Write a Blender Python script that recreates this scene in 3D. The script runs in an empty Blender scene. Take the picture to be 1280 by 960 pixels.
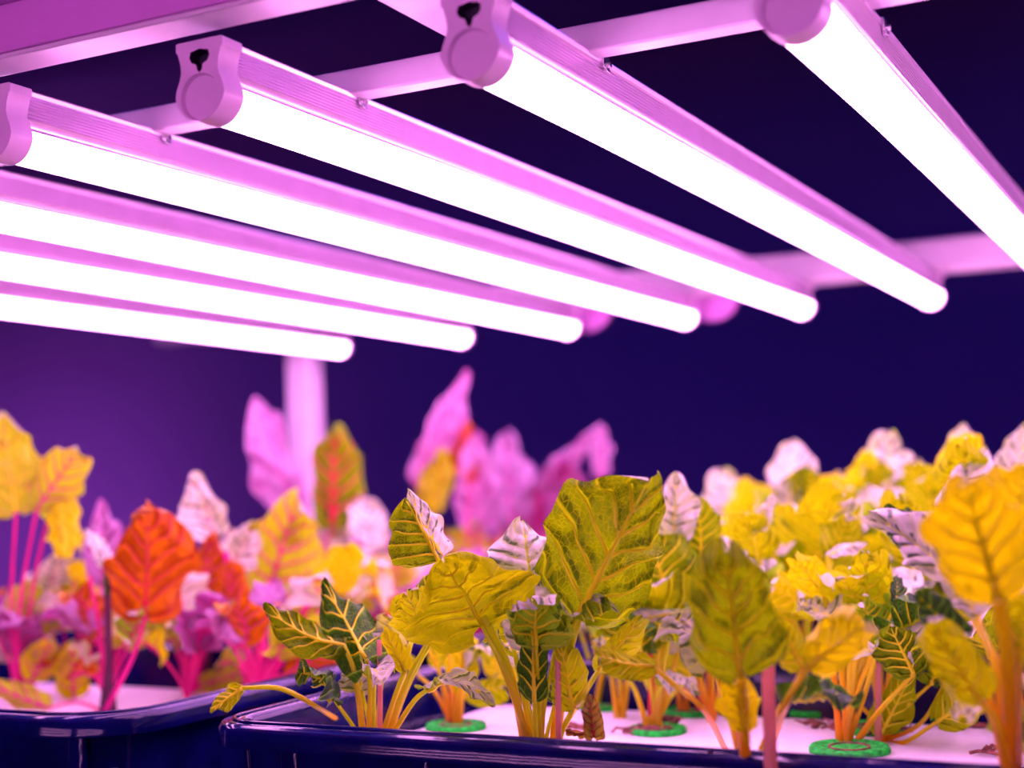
import bpy, bmesh, math, random
from mathutils import Vector, Matrix, noise
random.seed(7)
C = bpy.context.scene.collection
CZ = 1.35                                   # camera height above the floor
# ------------------------------------------------------------------ camera
RM = Matrix(((0.88960335, 0.06017419, 0.45275264), (0.45566593, -0.0491798, -0.88879126), (-0.03121601, 0.99697563, -0.07116985)))
FPX = 1771.08
cam_d = bpy.data.cameras.new('camera'); cam = bpy.data.objects.new('camera', cam_d); C.objects.link(cam)
cam.matrix_world = Matrix.Translation((0, 0, CZ)) @ RM.to_4x4()
cam_d.sensor_width = 36; cam_d.lens = FPX / 1280 * 36
cam_d.clip_start = .01
cam_d.dof.use_dof = True; cam_d.dof.focus_distance = .785; cam_d.dof.aperture_fstop = 3.9
bpy.context.scene.camera = cam
# ------------------------------------------------------------------ world, exposure
w = bpy.data.worlds.new('world'); bpy.context.scene.world = w; w.use_nodes = True
w.node_tree.nodes['Background'].inputs[0].default_value = (.02, .03, .4, 1)
w.node_tree.nodes['Background'].inputs[1].default_value = .02
vs = bpy.context.scene.view_settings
vs.view_transform = 'Standard'; vs.look = 'None'; vs.exposure = .17; vs.gamma = 1; vs.use_curve_mapping = False
LAMP_COL = (1, .335, .94); LAMP_POWER = 20.0
for lx, ly in ((-2.6, 3.0), (.6, 3.0), (-2.6, .2)):        # unseen blue fill added under the ceiling for the navy wall tone
    ld = bpy.data.lights.new('ceiling_fill', 'AREA'); ld.shape = 'RECTANGLE'; ld.size = 2.0; ld.size_y = .6; ld.color = (.03, .10, 1); ld.energy = 12
    lo = bpy.data.objects.new('ceiling_fill', ld); C.objects.link(lo); lo.location = (lx, ly, 2.97)

# ------------------------------------------------------------------ helpers
def at(x, y, Y):                            # the point at depth Y (metres along the lamps) seen at a pixel
    r = RM @ Vector((x - 640, -(y - 480), -FPX)); p = r * (Y / r.y); return Vector((p.x, p.y, p.z + CZ))
def onplane(x, y, z):
    r = RM @ Vector((x - 640, -(y - 480), -FPX)); p = r * ((z - CZ) / r.z); return Vector((p.x, p.y, z))
def pxm(p):                                 # metres per pixel at point p
    q = RM.transposed() @ (p - Vector((0, 0, CZ))); return -q.z / FPX
class MB:
    def __init__(s): s.v = []; s.f = []; s.uv = []
    def add(s, vs, fs, uvs=None):
        k = len(s.v); s.v += [tuple(v) for v in vs]; s.f += [tuple(i + k for i in f) for f in fs]
        s.uv += uvs if uvs else [(0, 0)] * len(vs)
    def box(s, x0, x1, y0, y1, z0, z1):
        vs = [(x, y, z) for x in (x0, x1) for y in (y0, y1) for z in (z0, z1)]
        s.add(vs, [(0, 1, 3, 2), (4, 6, 7, 5), (0, 4, 5, 1), (2, 3, 7, 6), (0, 2, 6, 4), (1, 5, 7, 3)])
    def tube(s, pts, rads, n=8, cap=True, flat=1.0):
        vs = []; m = len(pts); prev = None
        for i, p in enumerate(pts):
            t = (pts[min(i + 1, m - 1)] - pts[max(i - 1, 0)]).normalized()
            a = prev if prev is not None else (Vector((1, 0, 0)) if abs(t.x) < .9 else Vector((0, 1, 0)))
            a = (a - t * a.dot(t)).normalized(); prev = a; b = t.cross(a)
            for k in range(n):
                g = 2 * math.pi * k / n
                vs.append(p + (a * math.cos(g) + b * math.sin(g) * flat) * rads[i])
        fs = [(i * n + k, i * n + (k + 1) % n, (i + 1) * n + (k + 1) % n, (i + 1) * n + k) for i in range(m - 1) for k in range(n)]
        if cap: fs += [tuple(range(n))[::-1], tuple((m - 1) * n + k for k in range(n))]
        s.add(vs, fs, [(i / (m - 1), k / n) for i in range(m) for k in range(n)])
    def extrude_y(s, prof, y0, y1, cap=True, closed=True):      # prof: (x, z)
        n = len(prof); vs = [(x, y0, z) for x, z in prof] + [(x, y1, z) for x, z in prof]
        r = range(n if closed else n - 1)
        s.add(vs, [(i, (i + 1) % n, n + (i + 1) % n, n + i) for i in r] + ([tuple(range(n))[::-1], tuple(range(n, 2 * n))] if cap else []))
    def build(s, name, m, parent=None, org=(0, 0, 0), smooth=False, bevel=0, autosmooth=None):
        me = bpy.data.meshes.new(name); o = Vector(org)
        me.from_pydata([tuple(Vector(v) - o) for v in s.v], [], s.f); me.materials.append(m)
        uvl = me.uv_layers.new(name='UVMap')
        vi = [0] * len(me.loops); me.loops.foreach_get('vertex_index', vi)
        uvl.data.foreach_set('uv', [c for i in vi for c in s.uv[i]])
        if smooth: me.polygons.foreach_set('use_smooth', [True] * len(me.polygons))
        ob = bpy.data.objects.new(name, me); C.objects.link(ob)
        if parent: ob.parent = parent
        else: ob.location = o
        if bevel:
            b = ob.modifiers.new('bevel', 'BEVEL'); b.width = bevel; b.segments = 3; b.limit_method = 'ANGLE'; b.harden_normals = False
            me.polygons.foreach_set('use_smooth', [True] * len(me.polygons))
        if autosmooth or bevel:
            me.set_sharp_from_angle(angle=math.radians(autosmooth or 35))
        return ob
def tag(o, label=None, cat=None, group=None, kind=None):
    if label: o['label'] = label
    if cat: o['category'] = cat
    if group: o['group'] = group
    if kind: o['kind'] = kind
    return o
def empty(name, loc, label, cat, group=None):
    o = bpy.data.objects.new(name, None); C.objects.link(o); o.location = loc; o.empty_display_size = .02
    return tag(o, label, cat, group)
def bez(p0, p1, p2, p3, n):
    out = []
    for i in range(n + 1):
        t = i / n; s = 1 - t
        out.append(p0 * s ** 3 + p1 * 3 * s * s * t + p2 * 3 * s * t * t + p3 * t ** 3)
    return out
def spline(pts, n):                         # Catmull-Rom through pts
    if len(pts) == 2: return [pts[0].lerp(pts[1], i / n) for i in range(n + 1)]
    P = [pts[0] * 2 - pts[1]] + pts + [pts[-1] * 2 - pts[-2]]; out = []; segs = len(pts) - 1
    for i in range(n + 1):
        t = i / n * segs; k = min(int(t), segs - 1); t -= k
        a, b, c, d = P[k:k + 4]
        out.append(.5 * ((2 * b) + (c - a) * t + (2 * a - 5 * b + 4 * c - d) * t * t + (3 * b - a - 3 * c + d) * t ** 3))
    return out

# ------------------------------------------------------------------ materials
class NT:
    def __init__(s, name):
        s.m = bpy.data.materials.new(name); s.m.use_nodes = True; s.t = s.m.node_tree; s.t.nodes.clear()
        s.out = s.t.nodes.new('ShaderNodeOutputMaterial')
    def n(s, kind, **kw):
        d = s.t.nodes.new('ShaderNode' + kind)
        for k, v in kw.items():
            if k.startswith('_'): setattr(d, k[1:], v)
            else: s.set(d.inputs[k.replace('__', ' ')], v)
        return d
    def set(s, i, v):
        if hasattr(v, 'is_output') or isinstance(v, bpy.types.NodeSocket): s.t.links.new(v, i)
        else: i.default_value = (tuple(v) + (1,)) if isinstance(v, tuple) and len(v) == 3 and i.type == 'RGBA' else v
    def math(s, op, a, b=0.0, c=None, clamp=False):
        d = s.t.nodes.new('ShaderNodeMath'); d.operation = op; d.use_clamp = clamp
        s.set(d.inputs[0], a); s.set(d.inputs[1], b)
        if c is not None: s.set(d.inputs[2], c)
        return d.outputs[0]
    def step(s, x, e0, e1):                 # smooth map e0..e1 -> 0..1 (may be descending)
        d = s.t.nodes.new('ShaderNodeMapRange'); d.interpolation_type = 'SMOOTHSTEP'
        inv = e0 > e1
        s.set(d.inputs[0], x); s.set(d.inputs[1], min(e0, e1)); s.set(d.inputs[2], max(e0, e1)); s.set(d.inputs[3], 1.0 if inv else 0.0); s.set(d.inputs[4], 0.0 if inv else 1.0)
        return d.outputs[0]
    def mix(s, f, a, b):
        d = s.t.nodes.new('ShaderNodeMix'); d.data_type = 'RGBA'
        s.set(d.inputs[0], f); s.set(d.inputs[6], a); s.set(d.inputs[7], b); return d.outputs[2]
    def end(s, sh): s.t.links.new(sh, s.out.inputs[0]); return s.m
def plain(name, col, rough=.5, metal=0, spec=.5, var=.12, scale=60, bump=0.0, bscale=200, coat=0):
    t = NT(name); g = t.n('TexCoord'); no = t.n('TexNoise', Vector=g.outputs['Object'], Scale=float(scale), Detail=4.0)
    k = t.step(no.outputs[0], .3, .7)
    c2 = tuple(c * (1 - var * 2) for c in col); cc = t.mix(k, c2, col)
    b = t.n('BsdfPrincipled', Roughness=rough, Metallic=float(metal)); t.set(b.inputs['Base Color'], cc); b.inputs['Specular IOR Level'].default_value = spec
    b.inputs['Coat Weight'].default_value = coat
    if bump:
        n2 = t.n('TexNoise', Vector=g.outputs['Object'], Scale=float(bscale), Detail=3.0)
        bp = t.n('Bump', Strength=bump, Distance=.001, Height=n2.outputs[0]); t.set(b.inputs['Normal'], bp.outputs[0])
    return t.end(b.outputs[0])
def leaf_mat(name, pale, dark, under, under_dark, trans, vein, damt=.5, uamt=.3, nveins=6, tr=.5, scale=1.0, trdark=.25):
    t = NT(name)
    uv = t.n('UVMap'); sx = t.n('SeparateXYZ', Vector=uv.outputs[0]); u = sx.outputs[0]; v = sx.outputs[1]
    oi = t.n('ObjectInfo')
    ge = t.n('NewGeometry')
    nz = t.n('TexNoise', Vector=uv.outputs[0], Scale=5.0, Detail=3.0, _noise_dimensions='4D'); t.set(nz.inputs['W'], t.math('MULTIPLY', oi.outputs['Random'], 40.0))
    wob = t.math('MULTIPLY', t.math('SUBTRACT', nz.outputs[0], .5), .35)
    a = t.math('MULTIPLY', t.math('ABSOLUTE', t.math('SUBTRACT', v, .5)), 2.0)
    ph = t.math('ADD', t.math('SUBTRACT', t.math('MULTIPLY', u, float(nveins)), t.math('MULTIPLY', t.math('POWER', a, .8), 1.5)), wob)
    d = t.math('ABSOLUTE', t.math('SUBTRACT', t.math('FRACT', ph), .5))        # 0 on a side vein, .5 between
    vm = t.math('MULTIPLY', t.step(d, .07, .015), .8); mid = t.step(a, .045, .02)
    vo = t.n('TexVoronoi', Vector=uv.outputs[0], Scale=26.0 * scale, _feature='DISTANCE_TO_EDGE')
    ret = t.math('MULTIPLY', t.step(vo.outputs[0], .07, .02), .35)
    vein_m = t.math('MAXIMUM', t.math('MAXIMUM', vm, mid), ret)
    pz = t.n('TexNoise', Vector=uv.outputs[0], Scale=3.2, Detail=4.0, _noise_dimensions='4D'); t.set(pz.inputs['W'], t.math('MULTIPLY', oi.outputs['Random'], 97.0))
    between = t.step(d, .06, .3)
    fr = t.math('FRACT', ph); shade_stripe = t.math('MULTIPLY', t.math('MULTIPLY', t.step(fr, .54, .60), t.step(fr, .90, .72)), t.step(a, .04, .12))  # furrow shade painted as a dark stripe on one side of each side vein
    sf = lambda amt: t.math('MULTIPLY', shade_stripe, t.math('MULTIPLY', t.step(pz.outputs[0], .62 - amt * .4, .70 - amt * .4), .92))
    pt = t.math('MULTIPLY', t.step(pz.outputs[0], .66 - damt * .35, .73 - damt * .35), t.math('ADD', t.math('MULTIPLY', between, .7), .3))  # dark green between veins: leaf pigment plus painted crinkle shadow
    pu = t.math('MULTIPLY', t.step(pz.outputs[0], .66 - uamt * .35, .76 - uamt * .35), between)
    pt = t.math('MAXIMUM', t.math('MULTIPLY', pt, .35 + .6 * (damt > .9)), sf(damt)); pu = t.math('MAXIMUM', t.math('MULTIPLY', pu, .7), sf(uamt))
    rim = t.step(a, .93, .985)
    top = t.mix(rim, t.mix(vm, t.mix(pt, pale, dark), t.mix(.6, pale, vein)), pale); und = t.mix(pu, under, under_dark)
    back = ge.outputs['Backfacing']
    top2 = t.mix(t.math('MULTIPLY', mid, .9), top, vein)
    und2 = t.mix(vein_m, und, vein)
    col = t.mix(back, top2, und2)
    dk = t.mix(back, pt, pu)
    tc = t.mix(t.math('MULTIPLY', dk, 1 - trdark), trans, tuple(c * .12 for c in trans))
    tcv = t.mix(t.math('MULTIPLY', vein_m, .5), tc, vein)
    hgt = t.math('SUBTRACT', t.math('MULTIPLY', between, .6), t.math('MULTIPLY', vein_m, .5))
    sg = t.math('SUBTRACT', t.math('MULTIPLY', back, 0.0), -1.0)
    n3 = t.n('TexNoise', Vector=uv.outputs[0], Scale=30.0, Detail=3.0)
    bp = t.n('Bump', Strength=.55, Distance=.0012, Height=t.math('ADD', t.math('MULTIPLY', hgt, sg), t.math('MULTIPLY', n3.outputs[0], .5)))
    b = t.n('BsdfPrincipled', Roughness=.42); t.set(b.inputs['Base Color'], col); t.set(b.inputs['Normal'], bp.outputs[0]); t.set(b.inputs['Specular IOR Level'], t.math('SUBTRACT', .5, t.math('MULTIPLY', back, .36)))
    tb = t.n('BsdfTranslucent', Color=tcv, Normal=bp.outputs[0])
    mx = t.n('MixShader', Fac=tr); t.set(mx.inputs[1], b.outputs[0]); t.set(mx.inputs[2], tb.outputs[0])
    return t.end(mx.outputs[0])
def stem_mat(name, c0, c1, tr=.4):        # c0 at the root, c1 at the blade
    t = NT(name); uv = t.n('UVMap'); sx = t.n('SeparateXYZ', Vector=uv.outputs[0])
    no = t.n('TexNoise', Vector=uv.outputs[0], Scale=9.0, Detail=3.0)
    f = t.math('ADD', t.step(sx.outputs[0], .05, .75), t.math('MULTIPLY', t.math('SUBTRACT', no.outputs[0], .5), .5), clamp=True)
    col = t.mix(f, c0, c1)
    b = t.n('BsdfPrincipled', Roughness=.35); t.set(b.inputs['Base Color'], col)
    tb = t.n('BsdfTranslucent', Color=col); mx = t.n('MixShader', Fac=tr); t.set(mx.inputs[1], b.outputs[0]); t.set(mx.inputs[2], tb.outputs[0])
    return t.end(mx.outputs[0])
PALE = (.80, .88, .66)  # upper faces: bright lamp-lit sheen put into the leaf colour
SMV = None
LM = {
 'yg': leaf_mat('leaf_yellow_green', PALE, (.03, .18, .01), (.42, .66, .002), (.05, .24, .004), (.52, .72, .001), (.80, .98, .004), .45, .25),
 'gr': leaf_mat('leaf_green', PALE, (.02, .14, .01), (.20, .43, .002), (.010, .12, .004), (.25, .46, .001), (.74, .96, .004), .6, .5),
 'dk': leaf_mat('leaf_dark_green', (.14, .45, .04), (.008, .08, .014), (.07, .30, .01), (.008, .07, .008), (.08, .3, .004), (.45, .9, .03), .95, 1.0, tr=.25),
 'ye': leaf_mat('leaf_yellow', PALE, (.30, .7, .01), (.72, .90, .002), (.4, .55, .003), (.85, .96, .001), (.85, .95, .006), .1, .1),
 'li': leaf_mat('leaf_pale_top', (.88, .95, .74), (.02, .16, .03), (.4, .85, .01), (.04, .28, .01), (.4, .7, .02), (.8, 1.0, .1), .45, .3, tr=.25),  # pale colour carries the lamp light on the upper face
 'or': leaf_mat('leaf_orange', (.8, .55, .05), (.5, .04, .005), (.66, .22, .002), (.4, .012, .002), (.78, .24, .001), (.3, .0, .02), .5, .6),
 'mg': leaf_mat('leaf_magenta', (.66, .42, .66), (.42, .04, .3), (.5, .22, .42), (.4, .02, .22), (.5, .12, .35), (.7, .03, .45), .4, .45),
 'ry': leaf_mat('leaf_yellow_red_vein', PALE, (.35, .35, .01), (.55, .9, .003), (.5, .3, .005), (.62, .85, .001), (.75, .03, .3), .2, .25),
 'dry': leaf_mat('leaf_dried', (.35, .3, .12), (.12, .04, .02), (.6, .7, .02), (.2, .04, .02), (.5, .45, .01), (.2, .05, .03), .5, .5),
}
SM = {
 'y': stem_mat('stem_yellow', (.90, .66, .01), (.80, .95, .005)),
 'o': stem_mat('stem_orange', (.95, .42, .01), (.88, .85, .005)),
 'm': stem_mat('stem_magenta', (.85, .01, .32), (.85, .02, .28)),
 'r': stem_mat('stem_red', (.75, .02, .06), (.85, .1, .1)),
 'k': stem_mat('stem_dark_maroon', (.06, .006, .03), (.12, .01, .05), .05),
 'p': stem_mat('stem_pink', (.9, .5, .35), (.9, .45, .35)),
 'v': stem_mat('vein_yellow', (.98, 1.0, .006), (.90, 1.0, .006), .3),
}
M = dict(
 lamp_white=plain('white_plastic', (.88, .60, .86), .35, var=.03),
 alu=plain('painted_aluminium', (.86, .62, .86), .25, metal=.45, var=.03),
 steel=plain('spring_steel', (.8, .75, .8), .25, metal=1),
 dark=plain('dark_socket', (.02, .01, .04), .5),
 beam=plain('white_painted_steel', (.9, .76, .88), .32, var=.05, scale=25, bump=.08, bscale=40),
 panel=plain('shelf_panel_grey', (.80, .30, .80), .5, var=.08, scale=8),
 tray=plain('blue_plastic', (.003, .004, .09), .10, var=.2, spec=.4, scale=40, bump=.15, bscale=60),
 foam=plain('white_foam', (.93, .97, .95), .75, var=.03, scale=90, bump=.4, bscale=900),
 sponge=plain('green_sponge', (.01, .98, .06), .8, var=.3, scale=300, bump=.8, bscale=900),
 root=plain('brown_root', (.42, .14, .1), .7, var=.4, scale=200),
 wall=plain('navy_wall', (.20, .08, .40), .9, var=.06, scale=.6),
 floor=plain('dark_floor', (.015, .015, .05), .6, var=.2, scale=2),
 rail=plain('black_rail', (.008, .008, .02), .6),
)
t = NT('lamp_diffuser'); e = t.n('Emission', Strength=LAMP_POWER); e.inputs[0].default_value = LAMP_COL + (1,); M['glow'] = t.end(e.outputs[0])

# ------------------------------------------------------------------ room
def struct(name, bx, m): mb = MB(); mb.box(*bx); return tag(mb.build(name, m), kind='structure')
struct('floor', (-5.6, 3.6, -2.1, 5.1, -.1, 0), M['floor'])
struct('ceiling', (-5.6, 3.6, -2.1, 5.1, 3, 3.1), M['wall'])
struct('wall_back', (-5.6, 3.6, 5, 5.1, 0, 3), M['wall'])
struct('wall_front', (-5.6, 3.6, -2.1, -2, 0, 3), M['wall'])
struct('wall_left', (-5.6, -5.5, -2, 5, 0, 3), M['wall'])
struct('wall_right', (3.5, 3.6, -2, 5, 0, 3), M['wall'])

# ------------------------------------------------------------------ rack
LZ = CZ + .205                              # height of the lamp axes
rack = empty('plant_rack', (-.6, 1.1, 0), 'white painted steel shelf rack carrying the lights, with a pale rear post', 'rack')
def rpart(name, boxes, m, bevel=.0015):
    mb = MB()
    for b in boxes: mb.box(*b)
    return mb.build(name, m, rack, rack.location, bevel=bevel)
rpart('crossbar', [(-1.45, .25, .680, .695, LZ + .0235, LZ + .0395)], M['beam'])
rpart('front_beam', [(-1.45, .25, .541, .546, LZ + .0345, LZ + .064)], M['panel'], .001)
rpart('beam_flange', [(-1.45, .25, .541, .565, LZ + .031, LZ + .034)], M['beam'], .001)
rpart('shelf_panel', [(-1.45, .25, .10, .5405, LZ + .060, LZ + .0645)], M['panel'])
rpart('rear_beam', [(-1.45, .25, 1.655, 1.70, LZ + .025, LZ + .062)], M['beam'], .004)
pr = at(388, 480, 1.735)
rpart('rear_post', [(pr.x - .02, pr.x + .02, 1.701, 1.741, 0, LZ + .062)], M['beam'], .004)
rpart('rear_post', [(.21, .25, 1.701, 1.741, 0, LZ + .062)], M['beam'], .004)
for px in (-1.45, .21): rpart('front_post', [(px, px + .04, .50, .54, 0, 2.1)], M['beam'], .004)
sr = onplane(482, 0, LZ + .045)
rpart('side_rail', [(sr.x, sr.x + .030, .10, 1.655, LZ + .042, LZ + .060)], M['beam'])
for (cx, cy) in ((755, 392), (908, 384)):
    p = at(cx, cy, 1.76); mb = MB()
    prof = [(p.x + .036 * math.cos(a), LZ + .028 + .034 * math.sin(a)) for a in [math.pi + math.pi * i / 14 for i in range(15)]]
    mb.extrude_y(prof, 1.701, 1.712); mb.build('gusset_plate', M['panel'], rack, rack.location, bevel=.001)
rpart('lower_rail', [(-2.2, .25, .74, .76, CZ - .236, CZ - .206)], M['rail'])
rpart('lower_rail', [(-2.2, .25, .90, .92, CZ - .236, CZ - .206)], M['rail'])
for yy in (1.12, 1.30, 1.50, 1.62, 1.88, 2.02): rpart('lower_rail', [(-2.2, .25, yy, yy + .02, CZ - .236, CZ - .206)], M['rail'])
rpart('lower_rail', [(-1.42, -1.40, .50, 1.74, CZ - .26, CZ - .236)], M['rail'])
rpart('lower_rail', [(.22, .24, .50, 2.06, CZ - .26, CZ - .236)], M['rail'])

# ------------------------------------------------------------------ lights
def arc(r, a0, a1, n, cx=0, cz=0): return [(cx + r * math.cos(math.radians(a0 + (a1 - a0) * i / n)), cz + r * math.sin(math.radians(a0 + (a1 - a0) * i / n))) for i in range(n + 1)]
def cap_profile(s=1.0):
    right = [(.0150, .0240), (.0150, .0215), (.0138, .0205), (.0122, .015), (.0118, .0105), (.0128, .0065), (.0148, .002)]
    low = arc(.0158, -8, -172, 18)
    pr = [(.0142, .0262), (.0150, .0255)] + right + low + [(-x, z) for x, z in right[::-1]] + [(-.0150, .0255), (-.0142, .0262)]
    return [(x * s, z * s) for x, z in pr]
def ring_face(bm, loops, y, flip):
    es = []
    for lp in loops:
        vs = [bm.verts.new((x, y, z)) for x, z in lp]; es += [bm.edges.new((vs[i], vs[(i + 1) % len(vs)])) for i in range(len(vs))]
    bmesh.ops.triangle_fill(bm, edges=es, use_beauty=True)
def end_cap(parent, org, y0, y1, detailed):
    mb = MB(); pr = cap_profile(); mb.extrude_y(pr, y0, y1, cap=False)
    mb.add([(x, y1, z) for x, z in pr], [tuple(range(len(pr)))])
    hole = [(-.0058, .0205), (-.0066, .0175), (-.0052, .0148), (-.0022, .0135), (-.0014, .0105), (0, .0092), (.0014, .0105), (.0022, .0135), (.0052, .0148), (.0066, .0175), (.0058, .0205), (0, .0216)]
    disc = arc(.0122, 0, 345, 23, 0, -.0032)
    if detailed:
        bm = bmesh.new(); ring_face(bm, [pr, hole, disc], y0, False)
        bm.verts.ensure_lookup_table(); bm.faces.ensure_lookup_table()
        mb.add([v.co.copy() for v in bm.verts], [tuple(v.index for v in f.verts) for f in bm.faces]) if not bm.verts.index_update() else None
        bm.free()
        n = len(disc); mb.add([(x, y0, z) for x, z in disc] + [(x * .93, y0 + .0026, (z + .0032) * .93 - .0032) for x, z in disc], [(i, (i + 1) % n, n + (i + 1) % n, n + i) for i in range(n)] + [tuple(range(n, 2 * n))])
    else: mb.add([(x, y0, z) for x, z in pr], [tuple(range(len(pr)))])
    ob = mb.build('end_cap', M['lamp_white'], parent, (0, 0, 0), autosmooth=40)
    if detailed:
        hb = MB(); n = len(hole); hb.add([(x, y0 + .0001, z) for x, z in hole] + [(x, y0 + .008, z) for x, z in hole], [(i, (i + 1) % n, n + (i + 1) % n, n + i) for i in range(n)] + [tuple(range(n, 2 * n))])
        hb.build('socket', M['dark'], ob, (0, 0, 0))
    return ob
def housing_profile():
    r = [(.0130, .0255), (.0135, .0245), (.0128, .0225)]
    z = .0215
    for i in range(7): r += [(.0113, z), (.0123, z - .0005), (.0123, z - .0013), (.0113, z - .0018)]; z -= .0018
    r += [(.0124, .0088), (.0112, .0070), (.0108, .0045), (.0142, .0020), (.0138, .0010)]
    return r + [(-x, zz) for x, zz in r[::-1]]
def make_lamp(label):
    root = empty('tube_light', (0, 0, LZ), label, 'light', 'tube lights over the trays')
    L0, L1 = .0, 1.12
    mb = MB(); mb.extrude_y(housing_profile(), L0 + .0158, L1 - .004); mb.build('housing', M['alu'], root, autosmooth=30)
    mb = MB(); pr = arc(.0143, -188, 8, 22); mb.extrude_y(pr, L0 + .0125, L1 - .004, cap=True); mb.build('diffuser', M['glow'], root, smooth=False, autosmooth=30)
    end_cap(root, None, L0, L0 + .016, True); end_cap(root, None, L1 - .008, L1, False)
    for yy in (.130,):
        mb = MB()
        for s in (-1, 1):
            mb.box(s * .0140 - .0006, s * .0140 + .0006, yy - .004, yy + .004, .0195, .0262); mb.box(s * .0142 - .0012, s * .0142 + .0014, yy - .0025, yy + .0025, .0175, .0195)
        mb.box(-.0142, .0142, yy - .004, yy + .004, .0257, .0264)
        cl = mb.build('mounting_clip', M['steel'], root, bevel=.0004)
        mb = MB(); mb.tube([Vector((.0145, yy, .0215)), Vector((.0170, yy, .0215))], [.0019, .0016], 10); mb.build('screw', M['steel'], cl)
    return root
def copy_tree(o, parent=None, label=None):
    c = o.copy(); C.objects.link(c)
    if parent: c.parent = parent
    if label: c['label'] = label
    for ch in list(o.children): copy_tree(ch, c)
    return c
lamp_spots = [
 (-.013, .572, 'unseen tube light beyond the right edge of the picture'),
 (-.161, .590, 'tube light at the far right, running out of the right edge'),
 (-.308, .572, 'tube light whose near end cap touches the top edge, right of the middle'),
 (-.458, .560, 'tube light with the whole keyhole end cap showing against the dark wall'),
 (-.607, .562, 'tube light whose pink end cap is half cut by the left edge'),
 (-.770, .565, 'tube light just below the one with the half cut end cap'),
 (-.930, .565, 'second lowest tube light, running in from the left edge'),
 (-1.128, .565, 'lowest and rearmost tube light, ending right over the white post')]
proto = None
for x, y, lab in lamp_spots:
    o = proto if False else (make_lamp(lab) if proto is None else copy_tree(proto, None, lab))
    proto = proto or o
    o.location = (x, y, LZ)

# unseen fixtures added outside the frame: front fill behind the camera, wall glow far left
ff = Matrix.Rotation(math.radians(90), 4, 'Z') @ Matrix.Rotation(math.radians(-90), 4, 'Y')
NM = ['top', 'middle', 'bottom', 'lowest']
for i in range(6):
    o = copy_tree(proto, None, 'unseen %s tube light behind the camera on the %s' % (NM[i // 2], 'left' if i % 2 else 'right'))
    o.matrix_world = Matrix.Translation((-.45 if i % 2 else .85, -.95, 1.54 - .18 * (i // 2))) @ ff; o['group'] = 'unseen tube lights behind the camera'
for i in range(4):
    o = copy_tree(proto, None, 'unseen %s tube light added far left for the wall glow' % NM[i])
    o.matrix_world = Matrix.Translation((-4.42, 4.0, 1.35 - .22 * i)) @ ff; o['group'] = 'unseen tube lights far left'
# ------------------------------------------------------------------ trays
RZ = CZ - .130; FZ = CZ - .165
def rrect(x0, x1, y0, y1, r, n=8):
    out = []
    for cx, cy, a0 in ((x1 - r, y1 - r, 0), (x0 + r, y1 - r, 90), (x0 + r, y0 + r, 180), (x1 - r, y0 + r, 270)):
        out += [(cx + r * math.cos(math.radians(a0 + 90 * i / n)), cy + r * math.sin(math.radians(a0 + 90 * i / n))) for i in range(n + 1)]
    return out
def tray(x0, x1, y0, y1, label, r=.03, rim=.016):
    org = Vector(((x0 + x1) / 2, (y0 + y1) / 2, RZ - .075))
    root = empty('growing_tray', org, label, 'tray', 'blue growing trays on the rack')
    prof = [(.003, -.014), (0, -.013), (0, -.004), (.0025, -.0005), (.006, 0), (rim - .004, 0), (rim - .0012, -.0014), (rim, -.006), (rim + .004, -.071), (rim + .008, -.073)]
    outer = [(.003, -.014), (.0045, -.0135), (rim - .004, -.012), (rim, -.074)]
    mb = MB()
    for pf in (prof, outer):
        loops = []
        for o, z in pf: loops.append([(x, y, RZ + z) for x, y in rrect(x0 + o, x1 - o, y0 + o, y1 - o, max(r - o * .6, .004))])
        n = len(loops[0])
        mb.add([v for l in loops for v in l], [(k * n + i, k * n + (i + 1) % n, (k + 1) * n + (i + 1) % n, (k + 1) * n + i) for k in range(len(loops) - 1) for i in range(n)] + ([tuple((len(loops) - 1) * n + i for i in range(n))]))
    mb.build('tray_shell', M['tray'], root, org, smooth=True, autosmooth=50)
    mb = MB()                              # shallow bead pressed in the rim
    mb.tube([Vector((x, y, RZ + .0003)) for x, y in rrect(x0 + .0085, x1 - .0085, y0 + .0085, y1 - .0085, r * .8)] + [Vector((x1 - .0085, y1 - .0085 - r * .8, RZ + .0003))], [.0013] * (4 * 9 + 1), 6)
    mb.build('rim_bead', M['tray'], root, org, smooth=True)
    k = 0
    x = x0 + .05
    while x < x1 - .04:
        mb = MB(); mb.box(x, x + .012, y0 + rim - .005, y0 + rim + .001, RZ - .074, RZ - .0125); mb.build('rib', M['tray'], root, org, bevel=.002); x += .085
    return root
FR = (-.540, .075, .648, .985)
tray(*FR, 'nearest deep blue tray with the white foam sheet, filling the bottom right')
LF = (-1.20, -.597, .638, .985)
tray(*LF, 'round cornered blue tray of red stemmed plants at the bottom left', r=.06)
tray(-.540, .075, 1.045, 1.385, 'blue tray directly behind the nearest one, half hidden by stems')
tray(-1.20, -.597, 1.045, 1.385, 'blue tray behind the round cornered one at the left')
tray(-1.20, -.597, 1.43, 1.695, 'blurred blue tray in the third row at the left')
tray(-.540, .075, 1.43, 1.695, 'blurred blue tray in the third row at the right')
tray(-1.20, -.597, 1.81, 2.15, 'hindmost blue tray at the left')
tray(-.540, .075, 1.81, 2.15, 'hindmost blue tray at the right')
def foam(x0, x1, y0, y1, label):
    mb = MB(); lp = rrect(x0, x1, y0, y1, .012, 4); n = len(lp)
    mb.add([(x, y, FZ - .02) for x, y in lp] + [(x, y, FZ) for x, y in lp], [(i, (i + 1) % n, n + (i + 1) % n, n + i) for i in range(n)] + [tuple(range(n, 2 * n)), tuple(range(n))[::-1]])
    o = mb.build('foam_sheet', M['foam'], None, ((x0 + x1) / 2, (y0 + y1) / 2, FZ - .02), bevel=.002); tag(o, label, 'foam sheet', 'white foam sheets in the trays')
    return o
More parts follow.
